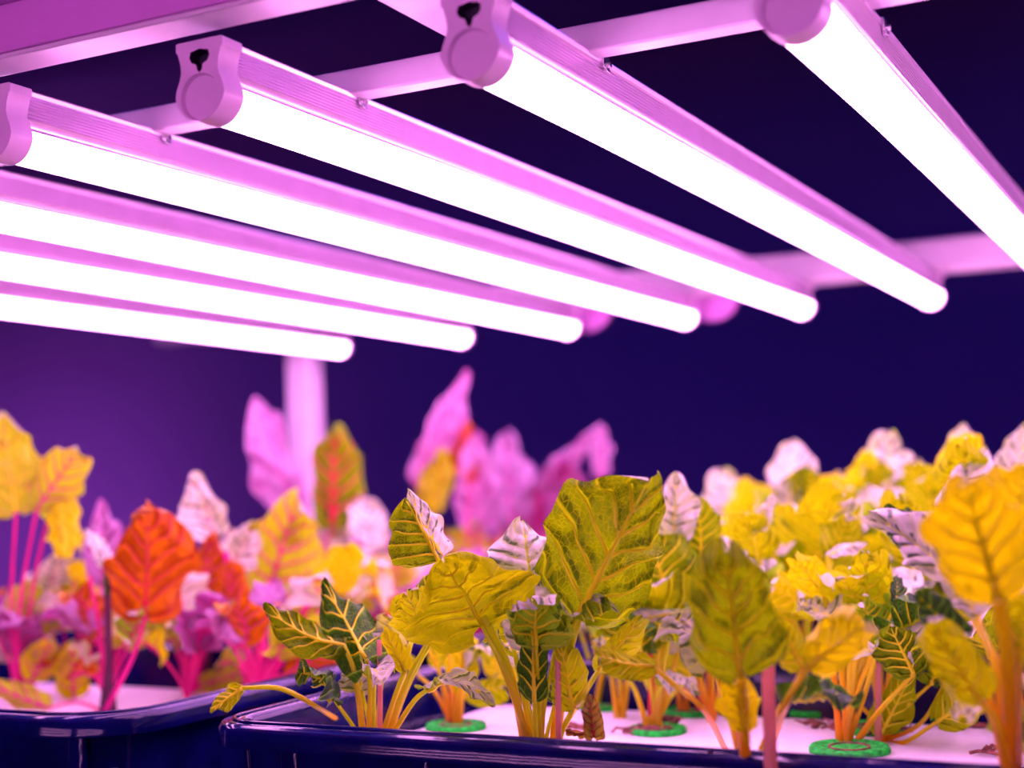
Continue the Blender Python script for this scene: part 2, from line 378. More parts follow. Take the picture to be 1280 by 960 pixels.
foam(-.512, .052, .672, .962, 'white foam sheet in the nearest blue tray')
foam(-1.178, -.620, .662, .962, 'white foam sheet in the round cornered tray at the left')
foam(-.518, .053, 1.067, 1.362, 'white foam sheet in the tray behind the nearest one')
foam(-1.178, -.620, 1.067, 1.362, 'white foam sheet in the second tray row at the left')
for x0, x1, sd in ((-1.178, -.620, 'left'), (-.518, .053, 'right')):
    foam(x0, x1, 1.452, 1.672, 'white foam sheet in the third tray row at the ' + sd)
    foam(x0, x1, 1.832, 2.128, 'white foam sheet in the hindmost tray row at the ' + sd)

# ------------------------------------------------------------------ plants
def leaf_shape(u): return (max(0., math.sin(math.pi * min(1, u ** .66))) ** .56) * (1.0 - .10 * u)
def make_leaf(parent, org, mat, B, T, wl, wr, n, bend=.15, cup=.5, ruff=.12, twist=0., nu=26, nv=14, veins=True, vmat=None, puff=.05, vr=1.0, droop=0.0, crk=.20):
    """B base, T tip, n direction the leaf's upper face looks to, wl / wr half widths"""
    ax = T - B; L = ax.length; a0 = ax / L
    n = (n - a0 * n.dot(a0)).normalized()
    ctrl = (B + T) / 2 + n * (bend * L) ; seed = random.random() * 6.28; k1 = random.uniform(9, 14); k2 = random.uniform(17, 25)
    def axis(u): return B * (1 - u) ** 2 + ctrl * 2 * u * (1 - u) + T * u * u
    def frame(u):
        t = ((ctrl - B) * 2 * (1 - u) + (T - ctrl) * 2 * u).normalized()
        nn = (n - t * n.dot(t)).normalized(); s = t.cross(nn)
        g = twist * (u - .2); return t, nn * math.cos(g) + s * math.sin(g), s * math.cos(g) - nn * math.sin(g)
    W = (wl + wr) / 2
    def surf(u, v):
        p = axis(u); t, nn, s = frame(u); w_ = (wl if v < 0 else wr) * leaf_shape(u) * (1 + .07 * math.sin(k1 * u + seed) + .05 * math.sin(k2 * u + 2 * seed + (1 if v < 0 else 0)))
        c = cup if abs(cup) > .02 else .02; th = c * abs(v)
        q = p + s * (math.copysign(1, v) * math.sin(th) / c * w_) + nn * ((1 - math.cos(th)) / c * w_)
        q += nn * (W * ruff * v * v * math.sin(k1 * u + seed + (2.1 if v < 0 else 0)))
        f = (u * 6 - abs(v) ** .8 * 1.5) % 1.0
        q += nn * (W * puff * abs(math.sin(math.pi * (f + .5))) * min(1, abs(v) * 6) * leaf_shape(u))
        nv3 = noise.noise_vector(Vector((u * 2.6 * L / (2 * W) + seed * 3, v * 1.6, seed))) ; nf = noise.noise_vector(Vector((u * 7 + seed, v * 4, seed * 2)))
        q += nn * (W * (crk * 2.2 * nv3.z * (.25 + abs(v)) + crk * .8 * nf.z)) + s * (W * crk * 1.2 * nv3.x * abs(v)) + t * (W * crk * 1.2 * nv3.y * abs(v))
        q += t * (-.16 * W * (1 if u < .12 else 0) * abs(v)) - Vector((0, 0, 1)) * droop * L * u ** 3
        return q
    vs = []; uvs = []
    for i in range(nu + 1):
        u = .004 + .992 * i / nu
        for j in range(nv + 1):
            v = -1 + 2 * j / nv; vs.append(surf(u, v)); uvs.append((u, (v + 1) / 2))
    m = nv + 1
    fs = [(i * m + j, i * m + j + 1, (i + 1) * m + j + 1, (i + 1) * m + j) for i in range(nu) for j in range(nv)]
    mb = MB(); mb.add(vs, fs, uvs)
    lf = mb.build('leaf', LM[mat] if isinstance(mat, str) else mat, parent, org, smooth=True)
    # the shader tells upper from lower face by the mesh normal: make it look along n
    pz = lf.data.polygons[len(fs) // 2 + nv // 2]
    if pz.normal.dot(n) < 0: lf.data.flip_normals()
    if veins:
        r0 = .0013 * vr
        mv = MB(); P = []
        for i in range(13): u = i / 12 * .94; t, nn, s = frame(u); P.append(surf(max(u, .004), 0.0) - nn * r0 * .6)
        mv.tube(P, [r0 * (1 - .8 * i / 12) for i in range(13)], 7)
        mid = mv.build('midrib', vmat or SM['y'], lf, org, smooth=True)
        mv = MB()
        for k in range(6):
            for sd in (-1, 1):
                Q = []; v0 = (k + .5) / 6
                for j in range(6):
                    v = j / 5 * .86; u = v0 + (v ** .8 * 1.5) / 6
                    if u > .97: break
                    t, nn, s = frame(u); Q.append(surf(u, sd * max(v, .001)) - nn * r0 * .32)
                if len(Q) > 2: mv.tube(Q, [r0 * .55 * (1 - .75 * j / len(Q)) for j in range(len(Q))], 5, cap=False)
        if mv.v: mv.build('side_veins', vmat or SM['y'], lf, org, smooth=True)
    return lf
def petiole(parent, org, mat, pts, r0=.0023, r1=.0014, n=14):
    P = spline(pts, n); mb = MB(); mb.tube(P, [r0 + (r1 - r0) * (i / n) ** .7 for i in range(n + 1)], 9, flat=.82)
    return mb.build('petiole', SM[mat], parent, org, smooth=True)

CAMP = Vector((0, 0, CZ))
def hero(name, root, Y, label, stem, specs, group='leafy plants in the nearest tray', zbase=None, cat='plant', extra=None):
    """root pixel (Y None: where it meets the foam), then leaves:
    (kind, (bx,by), (tx,ty), (wl,wr) px, dYbase, dYtip, side, dict) ; side 'u': underside seen, 't': upper face seen"""
    if extra is None: extra = (0, 0, []) if cat != 'plant' or (Y and Y > 1) else ((4, .085, ['gr', 'yg', 'li', 'dk', 'ye']) if group.startswith('leafy') else (4, .07, ['ry', 'or', 'li', 'mg', 'ye']))
    R = onplane(root[0], root[1], FZ) if Y is None else at(root[0], root[1], Y)
    if Y is not None: R.z = FZ
    e = empty(name, R, label, cat, group); Y0 = R.y
    for sp in specs:
        if sp[0] == 'stalk':               # a bare cut stalk: ('stalk', mat, [(x,y,dY)..], r)
            pts = [at(a, b, Y0 + d) for a, b, d in sp[2]]; pts[0].z = FZ - .002
            petiole(e, R, sp[1], pts, sp[3], sp[3] * .85); continue
        kind, b, t_, wd, d0, d1, side, o = sp
        B = at(b[0], b[1], Y0 + d0); T = at(t_[0], t_[1], Y0 + d1); mid = (B + T) / 2; k = pxm(mid)
        view = (CAMP - mid).normalized(); ax = (T - B).normalized()
        n = (view if side == 't' else -view); n = (n - ax * n.dot(ax)).normalized()
        if o.get('roll'): n = Matrix.Rotation(math.radians(o['roll']), 3, ax) @ n
        sm = o.get('stem', stem)
        if side == 'u': wd = (wd[1], wd[0])
        make_leaf(e, R, kind, B, T, wd[0] * k * 1.1, wd[1] * k * 1.1, n, o.get('bend', .12), o.get('cup', .5), o.get('ruff', .12), o.get('twist', 0), o.get('nu', 28), o.get('nv', 16), o.get('veins', True), SM[o.get('vein', 'v' if sm in 'yo' else sm)], o.get('puff', .05), o.get('vr', 1.0), o.get('droop', 0), o.get('crk', .18))
        if o.get('pet', True):
            mids = [at(a, c, Y0 + d) for a, c, d in o.get('via', [])]
            rr = o.get('root'); Rp = R.copy()
            if rr: Rp = onplane(rr[0], rr[1], FZ)
            else: Rp = R + Vector((random.uniform(-.005, .005), random.uniform(-.004, .004), -.001))
            if not mids:
                mids = [Rp.lerp(B, .5) + Vector((0, 0, .006)) * o.get('arch', 1)]
            petiole(e, R, sm, [Rp] + mids + [B], o.get('r0', .0024), o.get('r1', .0013))
    for i in range(extra[0]):               # small low leaves around the crown
        st = random.getstate(); random.seed(sum(map(ord, label)) + i * 17)
        a = random.uniform(0, 6.28); dv = Vector((math.cos(a), math.sin(a) * .7, 0)); h = random.uniform(.35, 1.0) * extra[1]
        B = R + dv * random.uniform(.010, .034) + Vector((0, 0, h)); up = random.uniform(-.3, 1.2); L = random.uniform(.024, .042)
        T = B + (dv * math.cos(up) + Vector((0, 0, math.sin(up)))) * L; wd = L * random.uniform(.42, .62)
        nrm = Vector((0, 0, 1)) * math.cos(up) - dv * math.sin(up); kd = extra[2][i % len(extra[2])]
        if min(B.y, T.y) < .655: T.y = B.y = max(.675, R.y)
        make_leaf(e, R, kd, B, T, wd, wd * random.uniform(.8, 1.1), nrm, random.uniform(-.1, .4), random.uniform(-.9, 1.2), .28, random.uniform(-.9, .9), 22, 14, True, SM['v' if stem in 'yo' else stem], random.uniform(.06, .16), 1.0, random.uniform(0, .2), .24)
        petiole(e, R, stem, [R.copy() + Vector((0, 0, -.001)), R.lerp(B, .5) - dv * .004, B], .0017, .0011)
        random.setstate(st)
    return e
XF = (4, .085, ['gr', 'yg', 'li', 'dk', 'ye'])
# kinds: yg gr dk ye li or mg ry dry
hero('leafy_plant', (466, 909), .700, 'plant with a crinkled dark green leaf and one sprawling over the tray rim', 'y', [
 ('gr', (430, 806), (331, 752), (24, 30), .0, -.015, 'u', dict(bend=.42, cup=.7, roll=35, r0=.0026, via=[(445, 850, 0)])),
 ('dk', (458, 824), (402, 724), (34, 42), -.005, .02, 'u', dict(bend=.25, cup=.8, twist=.6, ruff=.1, puff=.16, via=[(463, 865, 0)])),
 ('yg', (536, 800), (508, 742), (36, 40), .005, -.02, 'u', dict(bend=.3, cup=.9, r0=.0029, via=[(505, 862, .005)])),
 ('li', (545, 792), (604, 768), (16, 20), .005, .02, 't', dict(roll=-50, bend=.3, r0=.002, via=[(508, 862, .008)])),
 ('ye', (506, 838), (479, 784), (12, 16), 0, -.01, 'u', dict(r0=.002, via=[(494, 870, 0)])),
 ('gr', (521, 778), (548, 716), (26, 22), .03, .03, 'u', dict(root=(495, 900), cup=.8, via=[(507, 830, .02)])),
 ('yg', (303, 860), (262, 890), (12, 16), -.03, -.045, 'u', dict(root=(430, 905), ruff=.5, twist=.8, cup=.9, via=[(400, 886, -.02), (352, 861, -.03)], r0=.002)),
 ('gr', (534, 862), (618, 884), (20, 26), .0, -.01, 't', dict(roll=-60, bend=.4, cup=.6, via=[(512, 884, 0)], r0=.002)),
 ('stalk', 'p', [(473, 910, 0), (475, 860, 0), (474, 800, 0)], .0018),
])
hero('leafy_plant', (567, 909), None, 'small plant with a brown stem standing in the green cup left of centre', 'o', [
 ('ye', (576, 862), (584, 792), (24, 20), 0, -.01, 'u', dict(cup=.9, bend=.3, r0=.0026)),
 ('yg', (586, 868), (628, 858), (16, 22), .01, -.01, 'u', dict(bend=.4, cup=.7)),
 ('yg', (520, 842), (500, 812), (8, 10), .01, .0, 'u', dict(r0=.0018)),
 ('yg', (548, 836), (540, 790), (12, 14), .02, .0, 'u', dict(r0=.0018)),
 ('stalk', 'r', [(565, 909, 0), (566, 888, 0), (565, 866, 0)], .0028),
 ('stalk', 'o', [(573, 909, 0), (577, 868, 0), (582, 782, 0)], .0026),
])
hero('leafy_plant', (676, 920), .690, 'large plant in the middle whose broad veined leaf stands highest, lit from behind', 'y', [
 ('gr', (722, 772), (812, 597), (92, 68), .01, -.02, 'u', dict(cup=.55, bend=.16, ruff=.14, nu=44, nv=26, vr=1.7, r0=.0033, r1=.0028, via=[(712, 800, .01), (700, 850, .01)], puff=.07)),
 ('li', (673, 802), (654, 716), (42, 44), .0, .015, 't', dict(crk=.07, cup=-.6, bend=.1, nu=40, nv=24, vr=1.5, ruff=.2, puff=.12, via=[(674, 860, 0)])),
 ('li', (663, 742), (653, 650), (64, 46), .018, .02, 't', dict(crk=.08, cup=-1.0, bend=.2, nu=40, nv=24, vr=1.3, ruff=.22, puff=.14, roll=10, pet=False)),
 ('yg', (603, 782), (553, 700), (84, 76), -.01, -.035, 'u', dict(cup=-.3, bend=.12, ruff=.08, nu=36, nv=22, vr=1.1, r0=.0029, via=[(635, 850, -.005)], roll=-12)),
 ('gr', (548, 700), (506, 622), (50, 5), .0, -.01, 'u', dict(cup=.5, bend=-.05, ruff=.06, vr=1.1, via=[(640, 862, 0), (598, 768, -.002)], r0=.0024, r1=.0018)),
 ('li', (552, 694), (510, 611), (14, 24), .002, .004, 't', dict(cup=-.4, bend=-.1, ruff=.2, pet=False, roll=20)),
 ('dk', (668, 876), (665, 770), (20, 20), -.012, -.012, 'u', dict(cup=.6, bend=.1, puff=.15, r0=.002)),
 ('yg', (716, 886), (700, 800), (24, 30), .0, -.01, 'u', dict(cup=.8, bend=.2, r0=.002)),
 ('yg', (640, 800), (622, 752), (18, 20), .01, .01, 'u', dict(cup=.8, bend=.2, r0=.0024)),
 ('yg', (748, 838), (800, 775), (18, 26), .01, .0, 'u', dict(cup=.9, bend=.3, r0=.0024, root=(698, 918), via=[(722, 880, .0)])),
 ('stalk', 'p', [(697, 921, -.003), (698, 870, -.003), (697, 812, -.003)], .0018),
 ('stalk', 'y', [(664, 921, 0), (640, 850, 0), (604, 770, -.01)], .0026),
])
hero('leafy_plant', (818, 914), None, 'plant right of the middle, pale curled leaves above a rooty green cup', 'y', [
 ('gr', (836, 742), (806, 664), (46, 50), .01, .0, 'u', dict(cup=.5, bend=.15, vr=1.3, nu=34, nv=20, via=[(826, 800, 0)])),
 ('gr', (838, 778), (742, 800), (24, 32), -.005, -.03, 'u', dict(cup=1.0, bend=.35, roll=25, vr=1.1, ruff=.25, via=[(830, 840, 0)])),
 ('li', (850, 766), (738, 764), (18, 12), .0, .0, 't', dict(cup=-.7, bend=.2, roll=-35, ruff=.35, pet=False)),
 ('ye', (806, 850), (818, 752), (24, 30), .02, .01, 'u', dict(cup=.6, r0=.003)),
 ('ye', (862, 850), (852, 768), (26, 22), .035, .02, 'u', dict(cup=.6, r0=.0026)),
 ('ye', (782, 842), (762, 806), (20, 16), .0, -.02, 'u', dict(cup=.5)),
 ('li', (842, 668), (846, 590), (22, 30), .03, .02, 't', dict(cup=.7, puff=.15, ruff=.2, vr=1.2, via=[(838, 760, .02)])),
 ('gr', (878, 696), (872, 624), (24, 30), .04, .03, 'u', dict(cup=.9, puff=.15, via=[(852, 800, .03)])),
 ('stalk', 'y', [(822, 914, 0), (824, 840, .005), (829, 770, .01)], .0026),
 ('stalk', 'r', [(812, 914, 0), (814, 860, 0), (812, 800, .0)], .0022),
])
hero('leafy_plant', (860, 893), None, 'plant at the back of the foam sheet with a thin red stem', 'o', [
 ('ye', (872, 838), (884, 772), (24, 24), 0, -.02, 'u', dict(cup=.7)),
 ('yg', (846, 835), (826, 786), (22, 24), .0, -.02, 'u', dict(cup=.7)),
 ('li', (890, 812), (930, 760), (16, 24), .01, .02, 't', dict(cup=.7)),
 ('stalk', 'r', [(872, 893, 0), (876, 850, 0), (875, 800, 0)], .002),
 ('stalk', 'p', [(878, 878, 0), (886, 835, -.01), (896, 800, -.02)], .0018),
])
hero('leafy_plant', (932, 944), .672, 'soft focus plant leaning to the lens, one wide yellow leaf fanned over thick stalks', 'o', [
 ('gr', (925, 842), (906, 684), (62, 62), -.05, -.09, 'u', dict(cup=.4, bend=.12, ruff=.08, nu=36, nv=22, vr=1.5, r0=.0030, r1=.0024, via=[(930, 895, -.03)])),
 ('ye', (932, 912), (912, 850), (26, 30), -.03, -.05, 'u', dict(cup=.7, bend=.2, r0=.0024)),
 ('li', (900, 818), (852, 772), (14, 16), -.03, -.03, 't', dict(roll=40, cup=-.6, via=[(918, 870, -.02)])),
 ('yg', (818, 834), (744, 812), (18, 20), .0, -.03, 'u', dict(cup=.5, bend=.35, roll=30, root=(908, 940), via=[(882, 890, .0), (845, 858, .0)], r0=.0018)),
 ('ye', (1012, 832), (1082, 778), (38, 34), -.03, -.05, 'u', dict(cup=.7, bend=.3, root=(958, 942), via=[(975, 892, -.02)], r0=.0026)),
 ('yg', (1004, 836), (972, 772), (24, 22), -.03, -.03, 'u', dict(cup=.7, bend=.2, root=(960, 942), via=[(980, 888, -.02)], r0=.0022)),
 ('stalk', 'p', [(962, 944, -.03), (961, 870, -.035), (961, 806, -.035)], .0034),
])
hero('leafy_plant', (1057, 932), None, 'plant with straight orange stems right of the blurred wide leaf', 'o', [
 ('yg', (1084, 780), (1082, 688), (38, 42), .03, .0, 'u', dict(cup=.6, bend=.2, vr=1.2, nu=34, nv=20, via=[(1072, 850, .01)])),
 ('li', (1100, 800), (1046, 802), (26, 18), -.01, -.05, 't', dict(roll=-50, cup=-.6, bend=.35, ruff=.2, via=[(1080, 870, 0)])),
 ('ye', (1030, 742), (994, 700), (26, 30), .03, .0, 'u', dict(cup=.8, via=[(1040, 820, .01)])),
 ('gr', (1142, 842), (1112, 782), (36, 34), -.02, -.03, 'u', dict(cup=.7, bend=.2, via=[(1098, 890, 0)], nu=34, nv=20)),
 ('dk', (1120, 758), (1122, 722), (10, 12), .0, .02, 't', dict(cup=.9, puff=.3)),
 ('stalk', 'o', [(1058, 932, 0), (1064, 870, 0), (1072, 806, 0)], .0026),
 ('stalk', 'o', [(1063, 932, .002), (1062, 870, 0), (1062, 800, 0)], .0022),
 ('stalk', 'p', [(1096, 900, .01), (1098, 860, .01), (1098, 828, .01)], .0022),
])
hero('leafy_plant', (1106, 926), None, 'low plant with two yellow backlit leaves lying towards the right on the foam', 'o', [
 ('yg', (1102, 916), (1140, 842), (28, 24), -.01, -.02, 'u', dict(cup=.7, bend=.2, ruff=.2, r0=.002)),
 ('yg', (1172, 902), (1230, 862), (30, 26), -.01, -.03, 'u', dict(cup=.6, bend=.2, via=[(1135, 926, -.01)], r0=.0022)),
 ('dk', (1180, 856), (1176, 812), (26, 24), .0, .015, 't', dict(cup=.8, puff=.25, ruff=.4, via=[(1150, 905, 0)], r0=.002)),
])
hero('leafy_plant', (1268, 956), .672, 'tall soft focus plant at right edge, thick orange stalks and big yellow leaf', 'o', [
 ('ye', (1247, 745), (1205, 600), (70, 62), -.06, -.10, 'u', dict(cup=.35, bend=.15, nu=34, nv=20, vr=1.6, r0=.0042, r1=.003, via=[(1262, 850, -.04)])),
 ('yg', (1225, 876), (1160, 776), (34, 40), -.03, -.05, 'u', dict(cup=.7, bend=.2, via=[(1252, 920, -.03)], r0=.0034)),
 ('dk', (1190, 790), (1142, 738), (22, 26), -.0, -.01, 't', dict(cup=.8, puff=.25, ruff=.4, via=[(1235, 870, -.02)], r0=.003)),
 ('li', (1222, 770), (1168, 700), (18, 24), .0, .01, 't', dict(cup=-.8, ruff=.5, puff=.2, via=[(1248, 860, -.02)])),
 ('li', (1190, 716), (1085, 640), (26, 36), .03, .05, 't', dict(cup=-.5, ruff=.45, puff=.2, roll=-20, bend=-.1, via=[(1255, 860, 0), (1220, 780, .02)])),
 ('dk', (1160, 690), (1106, 636), (22, 24), .045, .06, 't', dict(cup=.6, puff=.25, pet=False)),
 ('yg', (1275, 830), (1290, 740), (36, 30), -.03, -.05, 'u', dict(cup=.7, r0=.0034)),
 ('ye', (1262, 664), (1290, 580), (50, 40), -.03, -.06, 'u', dict(cup=.6, via=[(1270, 850, -.03)], r0=.0034)),
])
hero('leafy_plant', (1010, 892), None, 'plant in the back row of the foam sheet behind the blurred wide leaf', 'y', [
 ('yg', (952, 700), (930, 640), (30, 34), .02, -.02, 'u', dict(cup=.7, via=[(980, 800, 0)])),
 ('li', (962, 742), (900, 672), (16, 26), .0, .03, 't', dict(cup=-.5, roll=25, ruff=.3, puff=.2, via=[(985, 830, 0)])),
 ('li', (938, 660), (968, 618), (10, 14), .0, .03, 't', dict(cup=.5, roll=35, via=[(975, 800, 0)])),
 ('ye', (1010, 760), (965, 730), (30, 28), -.04, -.07, 'u', dict(cup=.7, bend=.3)),
 ('yg', (1040, 700), (1060, 644), (28, 30), .04, .02, 'u', dict(cup=.7)),
 ('li', (1035, 694), (1085, 680), (12, 14), -.02, .0, 't', dict(cup=-.5, roll=-60)),
])
hero('leafy_plant', (748, 884), None, 'plant at the back left corner of the foam sheet behind the large middle one', 'y', [
 ('yg', (700, 790), (672, 736), (30, 28), .0, -.02, 'u', dict(cup=.7)),
 ('yg', (770, 770), (790, 700), (34, 30), .0, -.02, 'u', dict(cup=.7)),
 ('li', (735, 760), (720, 700), (18, 26), .02, .04, 't', dict(cup=.7)),
 ('ye', (640, 850), (600, 816), (16, 20), -.02, -.03, 'u', dict(cup=.7)),
])
hero('leafy_plant', (1195, 902), None, 'plant in the back row at the right with yellow leaves above a pale ragged one', 'y', [
 ('yg', (1140, 700), (1120, 620), (36, 38), .04, .0, 'u', dict(cup=.7)),
 ('yg', (1225, 650), (1200, 556), (44, 42), .04, .0, 'u', dict(cup=.7)),
 ('li', (1180, 640), (1235, 560), (18, 30), .0, .03, 't', dict(cup=.7, puff=.15)),
 ('ye', (1170, 800), (1200, 740), (30, 32), .0, -.02, 'u', dict(cup=.7)),
 ('li', (1242, 620), (1292, 592), (22, 26), .0, .04, 't', dict(cup=.7, roll=-20)),
])
# the dried leaf, green cups and roots on the foam
hero('withered_seedling', (738, 921), .695, 'withered brown and yellow leaf standing up on the tray rim in the middle', 'r', [
 ('dry', (742, 922), (737, 868), (19, 22), -.004, .0, 't', dict(cup=1.5, bend=.1, ruff=.4, puff=.2, pet=False, vein='r')),
 ('dry', (732, 918), (704, 912), (5, 7), -.004, .0, 't', dict(cup=1.0, ruff=.5, pet=False, vein='r', roll=-40)),
], cat='withered leaf', group=None)
def cup(px, py, rx, label, h=.004):
    p = onplane(px, py, FZ); e = empty('seedling_cup', p, label, 'planting cup', 'green sponge cups in the foam')
    mb = MB(); n = 28
    if True:
        prof = [(rx, .0003), (rx * 1.0, h * .6), (rx * .96, h), (rx * .86, h * 1.05), (rx * .8, h * .7), (rx * .3, h * .75), (0.0005, h * .8)]
        vs = [(p.x + a * math.cos(6.2832 * i / n), p.y + a * math.sin(6.2832 * i / n), FZ + z) for a, z in prof for i in range(n)]
        mb.add(vs, [(k * n + i, k * n + (i + 1) % n, (k + 1) * n + (i + 1) % n, (k + 1) * n + i) for k in range(len(prof) - 1) for i in range(n)])
    mb.build('sponge_plug', M['sponge'], e, p, smooth=True)
    mb = MB(); mb.tube([p + Vector((math.cos(a) * rx * .5, math.sin(a) * rx * .5, h * .8)) for a in [i * .5236 for i in range(13)]], [.0008] * 13, 5)
    mb.build('sponge_slit', M['root'], e, p, smooth=True)
for a in ((570, 911, .021, 'green cup left of the middle under the brown stemmed small plant'), (822, 916, .019, 'green cup with reddish roots right of the middle'), (862, 893, .018, 'green cup at the back of the foam behind the middle right plant'),
          (1062, 940, .024, 'nearest green cup at the right, by the tray rim'), (1092, 914, .021, 'green cup behind the nearest one at the right'), (752, 886, .017, 'green cup at the back left, mostly hidden by stalks'), (1012, 893, .016, 'green cup at the back, hidden behind the blurred stalks'), (1196, 903, .016, 'green cup at the back right edge')): cup(*a)
def litter(px, py, L, label, n=6, seed=1, z=.0):
    rnd = random.Random(seed); p = onplane(px, py, FZ); mb = MB()
    for _ in range(n):
        q = p + Vector((rnd.uniform(-L, L), rnd.uniform(-L, L) * .35, .0016)); a = rnd.uniform(0, 3.14) * .4; pts = [q.copy()]
        for i in range(5): a += rnd.uniform(-.7, .7); q = q + Vector((math.cos(a), math.sin(a) * .6, 0)) * .0045; q.z = FZ + .0013 + rnd.uniform(0, .004) + z; pts.append(q.copy())
        mb.tube(pts, [rnd.uniform(.0006, .0013)] * 4 + [.0008, .0003], 5)
    o = mb.build('dried_roots', M['root'], None, p, smooth=True); tag(o, label, 'dried roots', 'dry roots lying on the foam')
litter(790, 918, .013, 'tangle of dry reddish roots left of the green cup in the middle', 12, 3)
litter(818, 908, .008, 'small clump of dry roots at the foot of the middle right plant', 10, 4, .002)
litter(1035, 912, .012, 'dry brown scraps beside the straight orange stems', 12, 5)
litter(1100, 922, .008, 'dry scraps between the two right hand green cups', 6, 6, .003)
litter(1208, 909, .012, 'thin dry root lying on the foam at the right', 3, 7)
litter(1235, 945, .012, 'short dry root near the tray rim at the far right', 4, 8)
litter(700, 912, .008, 'brown scraps at the foot of the withered leaf', 5, 9)

# ---- left tray, red stemmed plants
G2 = 'red stemmed plants in the left trays'
hero('red_stemmed_plant', (136, 890), None, 'plant with a dark maroon stem and a broad orange leaf in the left tray', 'm', [
 ('or', (182, 770), (186, 632), (48, 66), .0, -.02, 'u', dict(cup=.5, bend=.12, nu=36, nv=22, vr=1.3, twist=.4, ruff=.2, crk=.24, vein='r', via=[(166, 820, .0)], r0=.0024, r1=.002)),
 ('li', (136, 712), (106, 662), (10, 14), .0, .02, 't', dict(cup=-.5, roll=20, vein='k', stem='k', via=[(136, 800, 0)], puff=.2)),
 ('dk', (138, 744), (146, 690), (12, 10), .0, .01, 't', dict(cup=.9, stem='k', vein='k', ruff=.4, via=[(138, 820, 0)], r0=.003)),
 ('ry', (60, 885), (-30, 850), (14, 18), -.01, -.02, 'u', dict(cup=.6, r0=.0016, vein='m')),
 ('stalk', 'k', [(137, 892, 0), (134, 800, 0), (132, 704, 0)], .0026),
 ('stalk', 'm', [(131, 880, .01), (126, 800, .01), (112, 720, .01)], .002),
], group=G2)
hero('red_stemmed_plant', (238, 866), None, 'red stemmed plant with a pale folded leaf tip right of the orange leaf', 'm', [
 ('li', (268, 672), (240, 592), (36, 26), .03, .02, 't', dict(cup=.7, vein='m', via=[(262, 780, .02)], bend=-.1)),
 ('or', (255, 760), (262, 668), (20, 28), .01, .0, 'u', dict(cup=.8, via=[(250, 820, .01)])),
 ('li', (285, 716), (318, 650), (22, 26), .04, .05, 't', dict(cup=.8, vein='m', puff=.15)),
 ('or', (222, 800), (230, 740), (22, 30), .01, .0, 'u', dict(cup=.8)),
 ('ry', (235, 862), (300, 842), (16, 22), .0, -.01, 'u', dict(cup=.6, bend=.3)),
 ('stalk', 'k', [(258, 858, .02), (262, 780, .02), (262, 690, .02)], .0026),
 ('stalk', 'm', [(235, 866, 0), (222, 800, .01), (202, 742, .01)], .002),
], group=G2)
hero('red_stemmed_plant', (20, 876), None, 'plant at the left edge with tall bright yellow leaves', 'm', [
 ('ry', (20, 640), (2, 516), (48, 46), .0, -.02, 'u', dict(cup=.5, vein='v', via=[(14, 760, 0)])),
 ('ry', (46, 636), (98, 562), (34, 38), .01, .0, 'u', dict(cup=.8, bend=.25, vein='m', via=[(24, 760, 0)])),
 ('ye', (70, 604), (84, 700), (26, 24), .03, .0, 'u', dict(cup=.7, vein='v', via=[(40, 740, .02)])),
 ('li', (60, 740), (76, 690), (22, 24), .05, .05, 't', dict(cup=.8)),
 ('ye', (40, 850), (66, 800), (24, 22), .0, .0, 'u', dict(cup=.8)),
 ('ry', (20, 790), (34, 726), (26, 28), .03, .02, 'u', dict(cup=.8)),
], group=G2)
hero('red_stemmed_plant', (88, 872), None, 'low red stemmed plant with a lilac crumpled leaf above it', 'm', [
 ('mg', (128, 730), (128, 628), (26, 28), .04, .05, 't', dict(cup=.9, puff=.3, ruff=.4)),
 ('ye', (92, 870), (90, 806), (26, 22), -.01, -.02, 'u', dict(cup=.8)),
 ('ye', (100, 780), (90, 720), (26, 28), .03, .03, 'u', dict(cup=.8)),
 ('li', (52, 790), (64, 740), (24, 22), .05, .06, 't', dict(cup=.8)),
 ('or', (120, 800), (112, 750), (20, 22), .02, .0, 'u', dict(cup=.8)),
], group=G2)
hero('red_stemmed_plant', (318, 862), .93, 'plant with steep magenta stalks at the inner corner of the left tray', 'm', [
 ('ry', (335, 742), (372, 622), (54, 50), .08, .07, 'u', dict(cup=.5, nu=34, nv=20, vein='m', vr=1.8, r0=.0032, r1=.0026)),
 ('ye', (420, 742), (436, 680), (34, 30), .06, .05, 'u', dict(cup=.8, vein='v')),
 ('or', (360, 842), (418, 806), (18, 26), .0, -.02, 'u', dict(cup=.6, bend=.3, via=[(330, 852, 0)])),
 ('or', (292, 800), (286, 700), (26, 30), .02, .0, 'u', dict(cup=.8, via=[(305, 850, .0)])),
 ('li', (318, 772), (322, 748), (8, 10), -.02, .0, 't', dict(cup=.8)),
 ('stalk', 'm', [(318, 865, 0), (300, 790, .02), (282, 690, .03)], .0034),
 ('stalk', 'm', [(330, 860, .02), (360, 800, .04), (398, 735, .05)], .003),
 ('stalk', 'm', [(322, 862, .02), (330, 800, .04), (338, 745, .05)], .0034),
], group=G2)
